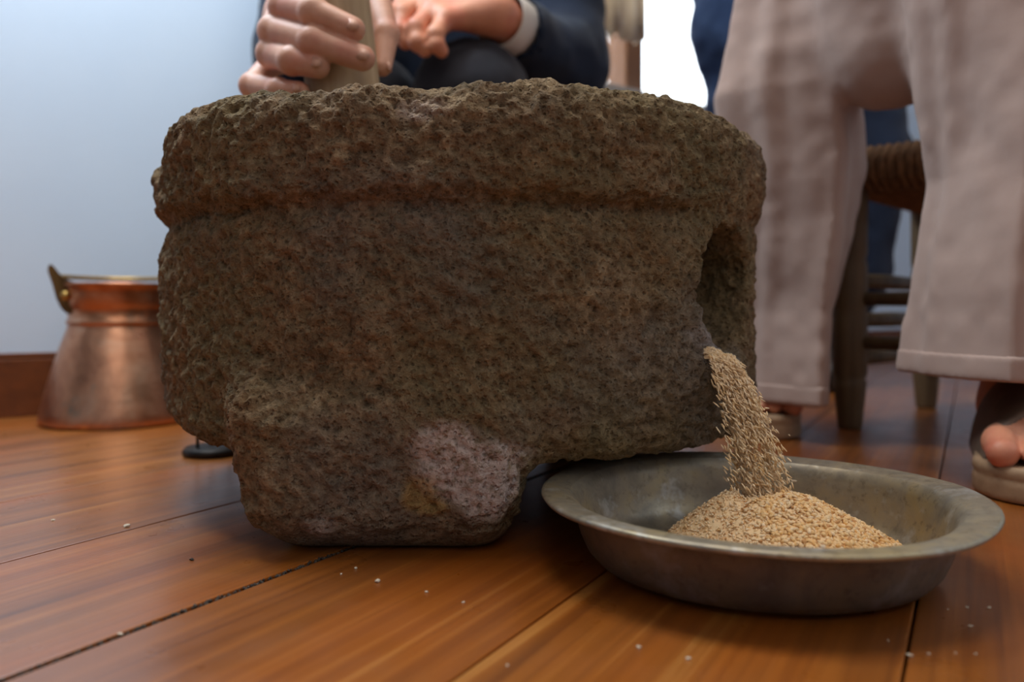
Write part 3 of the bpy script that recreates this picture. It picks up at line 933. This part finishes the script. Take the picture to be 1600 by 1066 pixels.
wristR = P(505, -95, 0.835)
R_F = [
    ([P(464, -18, 0.775), P(444, 12, 0.728), P(490, 19, 0.697), P(551, 46, 0.690)], [0.0135, 0.0128, 0.0120, 0.0105]),
    ([P(443, 18, 0.780), P(428, 49, 0.730), P(490, 65, 0.694), P(566, 91, 0.689)], [0.0138, 0.0132, 0.0122, 0.0108]),
    ([P(434, 54, 0.785), P(424, 84, 0.732), P(456, 95, 0.702), P(497, 104, 0.695)], [0.0130, 0.0124, 0.0114, 0.0100]),
    ([P(432, 92, 0.785), P(394, 134, 0.748), P(436, 141, 0.717), P(468, 143, 0.706)], [0.0115, 0.0108, 0.0098, 0.0085]),
]
R_T = ([P(530, -70, 0.825), P(588, -5, 0.800), P(604, 54, 0.768), P(597, 104, 0.754)], [0.016, 0.0130, 0.0115, 0.0090])
def hand_fn(fingers, thumb, wrist, elbow, rw=0.026):
    def fn(X, Y, Z):
        palm = cap(X, Y, Z, wrist, elbow, rw, rw + 0.008)
        for pts, rad in fingers:
            palm = smin(palm, cap(X, Y, Z, wrist, pts[0], rw * 0.72, rad[0] * 1.12), 0.016)
        for (a, _), (b, _) in zip(fingers, fingers[1:]):
            palm = smin(palm, cap(X, Y, Z, a[0], b[0], 0.0118, 0.0112), 0.008)
        d = palm
        fs = None
        for pts, rad in fingers:
            c = chain(X, Y, Z, pts, rad, 0.003)
            for j in (1, 2):                                     # knuckle swellings
                c = smin(c, ell(X, Y, Z, pts[j], (rad[j] * 1.06,) * 3), 0.003)
            fs = c if fs is None else smin(fs, c, 0.0012)
        c = smin(chain(X, Y, Z, thumb[0], thumb[1], 0.004), palm, 0.012)
        d = smin(smin(d, fs, 0.006), c, 0.002)
        return d
    return fn
elbR = Vector((-0.284, 1.12, 0.630))
fmR = wristR + (elbR - wristR) * 0.35
allpts = [p for pts, _ in R_F for p in pts] + R_T[0] + [wristR, fmR]
lo, hi = bounds(allpts, 0.035)
VR, FR = surface(hand_fn(R_F, R_T, wristR, fmR), lo, hi, 0.0019)

wristL = P(772, 22, 1.085)
elbL = Vector((0.078, 1.30, 0.535))
L_F = [
    ([P(672, -12, 1.115), P(634, -2, 1.090), P(616, 24, 1.070), P(610, 46, 1.066)], [0.0135, 0.0122, 0.0110, 0.0098]),
    ([P(664, 4, 1.090), P(628, 22, 1.062), P(624, 48, 1.048), P(634, 66, 1.046)], [0.0138, 0.0124, 0.0112, 0.0098]),
    ([P(674, 18, 1.068), P(650, 44, 1.040), P(652, 66, 1.034), P(664, 78, 1.036)], [0.0132, 0.0120, 0.0108, 0.0095]),
    ([P(696, 30, 1.052), P(680, 54, 1.032), P(682, 70, 1.030), P(690, 80, 1.034)], [0.0120, 0.0108, 0.0098, 0.0086]),
]
L_T = ([P(752, -6, 1.115), P(715, -22, 1.130), P(680, -20, 1.135), P(650, -10, 1.130)], [0.015, 0.0125, 0.0115, 0.009])
fmL = wristL + (elbL - wristL) * 0.4
allpts = [p for pts, _ in L_F for p in pts] + L_T[0] + [wristL, fmL]
lo, hi = bounds(allpts, 0.035)
VL, FL = surface(hand_fn(L_F, L_T, wristL, fmL, 0.027), lo, hi, 0.0023)

shR, shL = Vector((-0.300, 1.36, 0.97)), Vector((0.085, 1.40, 0.95))
hipc, chest, neck = Vector((-0.11, 1.44, 0.46)), Vector((-0.11, 1.37, 0.86)), Vector((-0.11, 1.33, 1.06))
def core_fn(X, Y, Z):
    d = cap(X, Y, Z, hipc, chest, 0.12, 0.13)
    d = smin(d, cap(X, Y, Z, chest, neck, 0.10, 0.055), 0.05)
    d = smin(d, ell(X, Y, Z, (-0.11, 1.28, 1.22), (0.078, 0.098, 0.118)), 0.03)
    d = smin(d, cap(X, Y, Z, (-0.11, 1.178, 1.225), (-0.11, 1.172, 1.20), 0.010, 0.015), 0.015)
    for sx in (-1, 1):
        d = smin(d, ell(X, Y, Z, (-0.11 + sx * 0.080, 1.29, 1.215), (0.012, 0.022, 0.032)), 0.008)
    d = smin(d, chain(X, Y, Z, [chest + Vector((-0.1, 0, 0.06)), shR, elbR, fmR], [0.06, 0.05, 0.042, 0.032], 0.03), 0.04)
    d = smin(d, chain(X, Y, Z, [chest + Vector((0.1, 0, 0.06)), shL, elbL, fmL], [0.06, 0.05, 0.042, 0.033], 0.03), 0.04)
    for hp_, kn, an in LEGS:
        d = smin(d, chain(X, Y, Z, [hp_, kn, an], [0.07, 0.048, 0.034], 0.03), 0.04)
    return d
LEGS = [(Vector((-0.19, 1.42, 0.435)), Vector((-0.200, 1.145, 0.425)), Vector((-0.19, 1.17, 0.08))),
        (Vector((-0.03, 1.42, 0.435)), Vector((-0.054, 1.125, 0.438)), Vector((-0.04, 1.17, 0.08)))]
VC, FC = surface(core_fn, (-0.42, 0.86, 0.03), (0.26, 1.64, 1.40), 0.011)
Vb = np.concatenate([VC, VR, VL]) - np.array(tuple(MI)); Fb = np.concatenate([FC, FR + len(VC), FL + len(VC) + len(VR)])
body = obj_np('body', Vb, Fb, M['skin'], man)
# the hand on the knee is ruddier than the one on the pestle
body.data.materials.append(M['skin_warm'])
mi = np.zeros(len(body.data.polygons), dtype=np.int32); mi[-len(FL):] = 1
body.data.polygons.foreach_set('material_index', mi)

def nail(tip, prev, out_dir, r):
    d = (tip - prev).normalized(); z = (out_dir - d * out_dir.dot(d)).normalized(); x = d.cross(z)
    V = ICO_V * np.array([r * 0.58, r * 0.75, r * 0.12])
    R3 = np.array([x, d, z]).T
    V = V @ R3.T + np.array(tuple(tip + d * r * 0.22 + z * r * 0.90 - MI))
    obj_np('fingernail', V, ICO_F, M['nail'], body)
for pts, rad in R_F:
    nail(pts[3], pts[2], Vector((0.1, -1, 0.05)), rad[3])
nail(R_T[0][3], R_T[0][2], Vector((0.9, -0.35, 0.1)), R_T[1][3])

def jacket_fn(X, Y, Z):
    d = smin(cap(X, Y, Z, (-0.11, 1.44, 0.50), (-0.11, 1.40, 0.88), 0.165, 0.165), cap(X, Y, Z, (-0.25, 1.39, 0.90), (0.04, 1.40, 0.90), 0.11, 0.11), 0.06)
    d = smin(d, cap(X, Y, Z, (-0.316, 1.30, 0.545), (-0.295, 1.34, 0.80), 0.085, 0.09), 0.05)
    d = smax(d, -cap(X, Y, Z, (-0.11, 1.30, 1.15), (-0.11, 1.28, 0.98), 0.075, 0.05), 0.02)
    dR = chain(X, Y, Z, [shR, elbR, wristR + (elbR - wristR) * 0.16], [0.082, 0.062, 0.043], 0.04)
    dL = chain(X, Y, Z, [shL, elbL, wristL + (elbL - wristL) * 0.22], [0.082, 0.064, 0.046], 0.04)
    d = smin(smin(d, dR, 0.035), dL, 0.03)
    # open ends of the sleeves
    for w, e, k, rr in ((wristR, elbR, 0.16, 0.036), (wristL, elbL, 0.22, 0.039)):
        a = w + (e - w) * (k - 0.5); b = w + (e - w) * (k + 0.18)
        d = smax(d, -cap(X, Y, Z, a, b, rr, rr), 0.004)
        q = (e - w).normalized(); p0 = w + (e - w) * k
        near = np.sqrt((X - p0.x) ** 2 + (Y - p0.y) ** 2 + (Z - p0.z) ** 2) < 0.09
        cut = -((X - p0.x) * q.x + (Y - p0.y) * q.y + (Z - p0.z) * q.z)
        d = np.where(near, np.maximum(d, cut), d)
    return d
child('jacket', jacket_fn, (-0.50, 0.84, 0.36), (0.26, 1.66, 1.08), 0.006, M['navy'], man, MI, 0.005, 14)
def trouser_fn(X, Y, Z):
    d = None
    for hp_, kn, an in LEGS:
        c = chain(X, Y, Z, [hp_, kn, an], [0.088, 0.071, 0.056], 0.03)
        d = c if d is None else smin(d, c, 0.012)
    d = smin(d, ell(X, Y, Z, (-0.11, 1.46, 0.46), (0.16, 0.13, 0.10)), 0.04)
    return smax(d, 0.085 - Z, 0.004)
child('trousers', trouser_fn, (-0.32, 1.0, 0.06), (0.10, 1.62, 0.60), 0.006, M['charcoal'], man, MI, 0.004, 20)
def cuff(w, e, k, r0, r1):
    q = (e - w).normalized(); a = w + (e - w) * k - MI
    V, F = lathe([(r0 - 0.002, 0.0), (r0 - 0.0005, -0.001), (r0, 0.0), (r1, 0.05), (r1 - 0.003, 0.05), (r0 - 0.003, 0.002), (r0 - 0.002, 0.0)], 40,
                 lambda r, z, t: (r * (1 + 0.03 * math.sin(3 * t)), z + 0.002 * math.sin(2 * t)))
    me = bpy.data.meshes.new('shirt_cuff'); me.from_pydata(V, [], F); me.materials.append(M['cuff'])
    me.polygons.foreach_set('use_smooth', np.ones(len(me.polygons), dtype=bool))
    o = link('shirt_cuff', me, man); o.location = a; o.rotation_euler = q.to_track_quat('Z', 'Y').to_euler()
cuff(wristL, elbL, 0.06, 0.0375, 0.0395)
cuff(wristR, elbR, 0.08, 0.0345, 0.0365)
def shoe_fn(c, toe):
    def fn(X, Y, Z):
        d = smin(cap(X, Y, Z, c + Vector((0, 0.02, 0.045)), c + Vector((toe[0], toe[1], 0.03)), 0.044, 0.036), cap(X, Y, Z, c + Vector((0, 0.03, 0.04)), c + Vector((0, 0.03, 0.085)), 0.042, 0.040), 0.02)
        return smax(d, 0.002 - Z, 0.003)
    return fn
for hp_, kn, an in LEGS:
    c = Vector((an.x, an.y + 0.02, 0)); child('shoe', shoe_fn(c, (0, -0.10)), (c.x - 0.07, c.y - 0.18, -0.01), (c.x + 0.07, c.y + 0.12, 0.15), 0.006, M['shoe'], man, MI)

stool = empty('low_stool', (-0.11, 1.42, 0)); tag(stool, 'low wooden stool under the seated person in the navy jacket', 'stool')
bm = bmesh.new(); add_box(bm, (-0.14, -0.09, 0.318), (0.14, 0.09, 0.348), 0.008); obj_bm('seat', bm, M['chair'], stool)
for sx in (-1, 1):
    for sy in (-1, 1):
        obj_tube('leg', [(sx * 0.115, sy * 0.065, 0.0), (sx * 0.105, sy * 0.06, 0.33)], [0.014, 0.018], M['chair'], stool, 12)

# ================================================================== PERSON IN BEIGE TROUSERS
lady = empty('person', (0.36, 0.80, 0))
tag(lady, 'standing person in wide pinkish beige trousers and open toe sandals', 'person')
LO = Vector((0.36, 0.80, 0))
def kf(z, keys):
    zs = [k[0] for k in keys]
    return [np.interp(z, zs, [k[i] for k in keys]) for i in range(1, len(keys[0]))]
#      z      cx     cy     a      b     angle
K_L = [(0.00, 0.3290, 1.020, 0.048, 0.100, 0.10), (0.046, 0.3300, 1.020, 0.050, 0.100, 0.10), (0.15, 0.3330, 1.015, 0.054, 0.095, 0.12), (0.24, 0.3370, 0.995, 0.073, 0.090, 0.14),
       (0.32, 0.3340, 0.98, 0.091, 0.090, 0.16), (0.395, 0.3230, 0.965, 0.092, 0.092, 0.14), (0.505, 0.3360, 0.95, 0.084, 0.095, 0.10), (0.70, 0.345, 0.88, 0.095, 0.105, 0.0), (0.95, 0.37, 0.83, 0.11, 0.11, 0.0)]
K_R = [(0.00, 0.4500, 0.775, 0.080, 0.122, -0.42), (0.100, 0.4470, 0.775, 0.078, 0.122, -0.42), (0.20, 0.4440, 0.772, 0.064, 0.116, -0.36), (0.27, 0.4400, 0.765, 0.052, 0.106, -0.28),
       (0.397, 0.4120, 0.752, 0.050, 0.090, 0.05), (0.505, 0.400, 0.740, 0.060, 0.085, 0.1), (0.70, 0.40, 0.75, 0.09, 0.10, 0.1), (0.95, 0.41, 0.79, 0.11, 0.11, 0.0)]
def leg_cloth(X, Y, Z, K, hem, p):
    cx, cy, a, b, an = kf(Z, K)
    u0, v0 = X - cx, Y - cy
    u = u0 * np.cos(an) + v0 * np.sin(an); v = -u0 * np.sin(an) + v0 * np.cos(an)
    tha = np.arctan2(v, u)
    q = ((np.abs(u) / a) ** p + (np.abs(v) / b) ** p) ** (1 / p)
    q = q * (1 + 0.030 * np.cos(7 * tha + 3 * Z) + 0.018 * np.cos(12 * tha + 1.0))
    d = (q - 1) * np.minimum(a, b) * 0.85
    inner = d + 0.010
    d = np.where(Z < hem + 0.14, smax(d, -inner, 0.001), d)
    return smax(d, hem - Z, 0.0015)
def beige_fn(X, Y, Z):
    d = smin(leg_cloth(X, Y, Z, K_L, 0.044, 1.22), leg_cloth(X, Y, Z, K_R, 0.093, 1.30), 0.008)
    web = cap(X, Y, Z, (0.392, 0.86, 0.430), (0.39, 0.82, 0.85), 0.070, 0.13)
    web = smin(web, cap(X, Y, Z, (0.46, 0.80, 0.50), (0.40, 0.81, 0.85), 0.06, 0.13), 0.03)
    d = smin(d, web, 0.015)
    return smax(d, Z - 0.98, 0.01)
child('trousers', beige_fn, (0.19, 0.58, 0.03), (0.58, 1.18, 1.0), 0.0042, M['beige'], lady, LO, 0.0025, 22, 12)
# stitched hems: thin raised bands round each cuff
def hem_band(K, z, p):
    def fn(X, Y, Z):
        cx, cy, a, b, an = kf(Z, K)
        u0, v0 = X - cx, Y - cy
        u = u0 * np.cos(an) + v0 * np.sin(an); v = -u0 * np.sin(an) + v0 * np.cos(an)
        tha = np.arctan2(v, u)
        q = ((np.abs(u) / a) ** p + (np.abs(v) / b) ** p) ** (1 / p) * (1 + 0.030 * np.cos(7 * tha + 3 * Z) + 0.018 * np.cos(12 * tha + 1.0))
        d = (q - 1) * np.minimum(a, b) * 0.85 - 0.0012
        return smax(smax(d, -(d + 0.008), 0.0008), np.abs(Z - z - 0.011) - 0.011, 0.001)
    return fn
child('hem', hem_band(K_R, 0.092, 1.30), (0.30, 0.60, 0.078), (0.58, 0.92, 0.14), 0.0026, M['beige'], lady, LO, 0.0012, 22, 12)
child('hem', hem_band(K_L, 0.043, 1.22), (0.23, 0.86, 0.03), (0.44, 1.18, 0.085), 0.0026, M['beige'], lady, LO, 0.0012, 22, 12)

FEET = [(Vector((0.4600, 0.742, 0)), -0.45), (Vector((0.3020, 1.088, 0)), 0.0)]       # middle of each sole, turn
def to_foot(X, Y, Z, c, rz):
    x0, y0 = X - c.x, Y - c.y
    return x0 * math.cos(rz) + y0 * math.sin(rz), -x0 * math.sin(rz) + y0 * math.cos(rz), Z
def foot_core(x, y, z, inner):
    d = smin(cap(x, y, z, (0, 0.075, 0.055), (0, -0.05, 0.046), 0.028, 0.022), cap(x, y, z, (0, 0.075, 0.06), (0.0, 0.070, 0.14), 0.030, 0.027), 0.03)
    d = smin(d, rbox(x, y, z, (0, -0.045, 0.040), (0.036, 0.035, 0.013), 0.012), 0.02)
    xs = [inner * -0.0285, inner * -0.0075, inner * 0.0070, inner * 0.0195, inner * 0.0305]
    for i, tx in enumerate(xs):
        L_, r_ = [(-0.108, 0.0128), (-0.110, 0.0086), (-0.104, 0.0080), (-0.097, 0.0075), (-0.088, 0.0068)][i]
        t_ = chain(x, y, z, [(tx * 0.95, -0.055, 0.042), (tx, -0.085, 0.043), (tx, L_, 0.0375)], [r_ * 0.95, r_, r_ * 0.92], 0.004)
        d = smin(d, t_, 0.003)
    return d
parts_v, parts_f, off = [], [], 0
for (c, rz), inner in zip(FEET, (1, -1)):
    V, F = surface(lambda X, Y, Z: foot_core(*to_foot(X, Y, Z, c, rz), inner), (c.x - 0.13, c.y - 0.17, 0.0), (c.x + 0.13, c.y + 0.17, 0.30), 0.0026)
    parts_v.append(V); parts_f.append(F + off); off += len(V)
hipl = Vector((0.38, 0.82, 0.90))
def shins(X, Y, Z):
    d = cap(X, Y, Z, (0.38, 0.82, 0.86), (0.38, 0.82, 0.96), 0.09, 0.09)
    for (c, rz), kx in zip(FEET, ((0.412, 0.752, 0.40), (0.335, 0.955, 0.48))):
        d = smin(d, chain(X, Y, Z, [(c.x - 0.062 * math.sin(rz), c.y + 0.062, 0.13), kx, (0.38, 0.82, 0.86)], [0.026, 0.026, 0.05], 0.02), 0.04)
    return d
V, F = surface(shins, (0.22, 0.6, 0.1), (0.52, 1.2, 1.08), 0.008)
parts_v.append(V); parts_f.append(F + off)
obj_np('body', np.concatenate(parts_v) - np.array(tuple(LO)), np.concatenate(parts_f), M['skin_warm'], lady)
for (c, rz), inner in zip(FEET, (1, -1)):
    def upper(X, Y, Z):
        x, y, z = to_foot(X, Y, Z, c, rz)
        top = 0.062 + 0.30 * np.clip(y + 0.085, 0, 0.1)
        w_ = 0.0455 - 0.06 * np.clip(y - 0.02, 0, 1) ** 1.2
        d = (np.sqrt((x / w_) ** 2 + (z / top) ** 2) - 1) * 0.045
        d = smax(d, -(d + 0.0045), 0.001)
        front = -(y + 0.082 + 0.45 * np.maximum(z - 0.026, 0) * -1.0 + 0.10 * np.abs(x))
        d = smax(smax(d, front, 0.002), y - 0.062, 0.002)
        return smax(d, 0.020 - z, 0.001)
    so = child('sandal', upper, (c.x - 0.13, c.y - 0.17, 0.0), (c.x + 0.13, c.y + 0.17, 0.14), 0.0026, M['sandal'], lady, LO)
    def sole(X, Y, Z):
        x, y, z = to_foot(X, Y, Z, c, rz)
        w_ = np.interp(y, [-0.135, -0.07, 0.0, 0.06, 0.13], [0.040, 0.0475, 0.041, 0.036, 0.034])
        q = (np.sqrt((x / w_) ** 2 + np.maximum(np.abs(y) - 0.085, 0) ** 2 / 0.043 ** 2) - 1) * 0.043
        gro = 0.0014 * np.exp(-((z - 0.018) / 0.0016) ** 2)
        q = smax(q + gro, np.abs(z - 0.0145) - 0.0140, 0.004)
        return q
    child('sole', sole, (c.x - 0.13, c.y - 0.17, -0.008), (c.x + 0.13, c.y + 0.17, 0.045), 0.0026, M['sole'], so, LO)

# ================================================================== PERSON IN BLUE BY THE WINDOW
blue = empty('person', (0.56, 1.72, 0)); tag(blue, 'person in blue jeans standing by the bright window, mostly hidden', 'person')
BO = Vector((0.56, 1.72, 0))
def jeans_fn(X, Y, Z):
    dA = chain(X, Y, Z, [P(1160, -130, 1.72), P(1143, 60, 1.70), P(1160, 170, 1.70), P(1205, 560, 1.72)], [0.12, 0.078, 0.066, 0.056], 0.03)
    d = smin(dA, cap(X, Y, Z, P(1160, -130, 1.72), P(1240, -130, 1.78), 0.12, 0.12), 0.05)
    return smax(d, 0.05 - Z, 0.004)
child('jeans', jeans_fn, (0.28, 1.52, 0.03), (0.80, 1.96, 1.10), 0.008, M['jeans'], blue, BO, 0.007, 16, 31)
def far_leg(X, Y, Z):
    d = chain(X, Y, Z, [P(1290, -130, 1.78), P(1375, 250, 1.62), P(1345, 430, 1.62), P(1290, 560, 1.64)], [0.10, 0.058, 0.046, 0.044], 0.03)
    return smax(d, 0.06 - Z, 0.004)
o = child('trouser_leg', far_leg, (0.45, 1.52, 0.03), (0.84, 1.95, 1.05), 0.008, M['dark_navy'], blue, BO, 0.004, 16, 33); o['label'] = 'dark navy leg seen behind the chair'
def coat_fn(X, Y, Z):
    d = cap(X, Y, Z, P(1180, -60, 1.72), P(1200, -330, 1.74), 0.145, 0.15)
    return d
child('coat', coat_fn, (0.26, 1.50, 0.70), (0.86, 1.98, 1.45), 0.012, M['jeans'], blue, BO, 0.006, 16, 35)
for q in (P(1205, 560, 1.72), P(1290, 560, 1.64)):
    c = Vector((q.x, q.y, 0)); child('shoe', shoe_fn(c, (-0.02, -0.10)), (c.x - 0.09, c.y - 0.18, -0.01), (c.x + 0.07, c.y + 0.12, 0.15), 0.007, M['shoe'], blue, BO)

# ================================================================== RUSH CHAIR
ca, cb = Vector((0.4305, 1.06, 0)), Vector((0.642, 1.290, 0))
side = (cb - ca); perp = Vector((side.y, -side.x, 0)) * 1.1
chair = empty('low_chair', (ca + cb) / 2 + perp / 2); tag(chair, 'low dark wooden chair with woven seat behind the beige trousers', 'chair')
CO = chair.location.copy()
def turned_leg(base, top_z):
    prof = [(0, 0.0), (0.0135, 0.0), (0.0150, 0.004), (0.0195, 0.052), (0.0205, 0.060), (0.0185, 0.064), (0.0210, 0.070), (0.0215, 0.14), (0.0200, 0.150), (0.0215, 0.158), (0.0215, 0.205), (0.0195, 0.215),
            (0.0215, 0.224), (0.0220, top_z - 0.01), (0.018, top_z), (0, top_z)]
    o = obj_lathe('leg', prof, M['chair'], chair, 24); o.location = base - CO
for b, tz in ((ca, 0.325), (cb, 0.325), (ca + perp, 0.325), (cb + perp, 0.325)):
    turned_leg(b, tz)
for a_, b_ in ((ca, cb), (ca + perp, cb + perp)):
    for z in (0.190, 0.138, 0.088):
        obj_tube('rung', [a_ - CO + Vector((0, 0, z)), (a_ + b_) / 2 - CO + Vector((0, 0, z)), b_ - CO + Vector((0, 0, z))], [0.0085, 0.0105, 0.0085], M['chair'], chair, 12)
for a_, b_ in ((ca, ca + perp), (cb, cb + perp)):
    for z in (0.165, 0.110):
        obj_tube('rung', [a_ - CO + Vector((0, 0, z)), (a_ + b_) / 2 - CO + Vector((0, 0, z)), b_ - CO + Vector((0, 0, z))], [0.0085, 0.0105, 0.0085], M['chair'], chair, 12)
ex, ey = side.normalized(), perp.normalized()
cl = [ca - ex * 0.012 - ey * 0.012, cb + ex * 0.012 - ey * 0.012, cb + perp + ex * 0.012 + ey * 0.012, ca + perp - ex * 0.012 + ey * 0.012]
cl = [c - CO for c in cl]
mid_ = sum(cl, Vector()) / 4
# woven rush: cords laid in four triangles, each a thin tube round the rails
V, F = [], []
bm = bmesh.new()
for e in range(4):
    a_, b_ = cl[e], cl[(e + 1) % 4]
    nC = 34
    for i in range(nC):
        t0 = (i + 0.5) / nC
        edge = a_.lerp(b_, t0)
        k_ = min(t0, 1 - t0) * 2
        inn_ = edge.lerp(mid_, max(0.06, k_ * 0.96))
        n_ = (mid_ - a_.lerp(b_, 0.5)).normalized()
        L_ = max(0.03, (inn_ - edge).dot(n_))
        pts = [edge + n_ * L_ + Vector((0, 0, 0.345)), edge + n_ * 0.012 + Vector((0, 0, 0.352)), edge - n_ * 0.012 + Vector((0, 0, 0.336)), edge - n_ * 0.012 + Vector((0, 0, 0.314)),
               edge + n_ * 0.012 + Vector((0, 0, 0.302)), edge + n_ * L_ + Vector((0, 0, 0.312))]
        r_ = (b_ - a_).length / nC * 0.52
        tube_bm(bm, pts, r_, 7)
st_ = obj_bm('woven_seat', bm, M['rush'], chair, True)
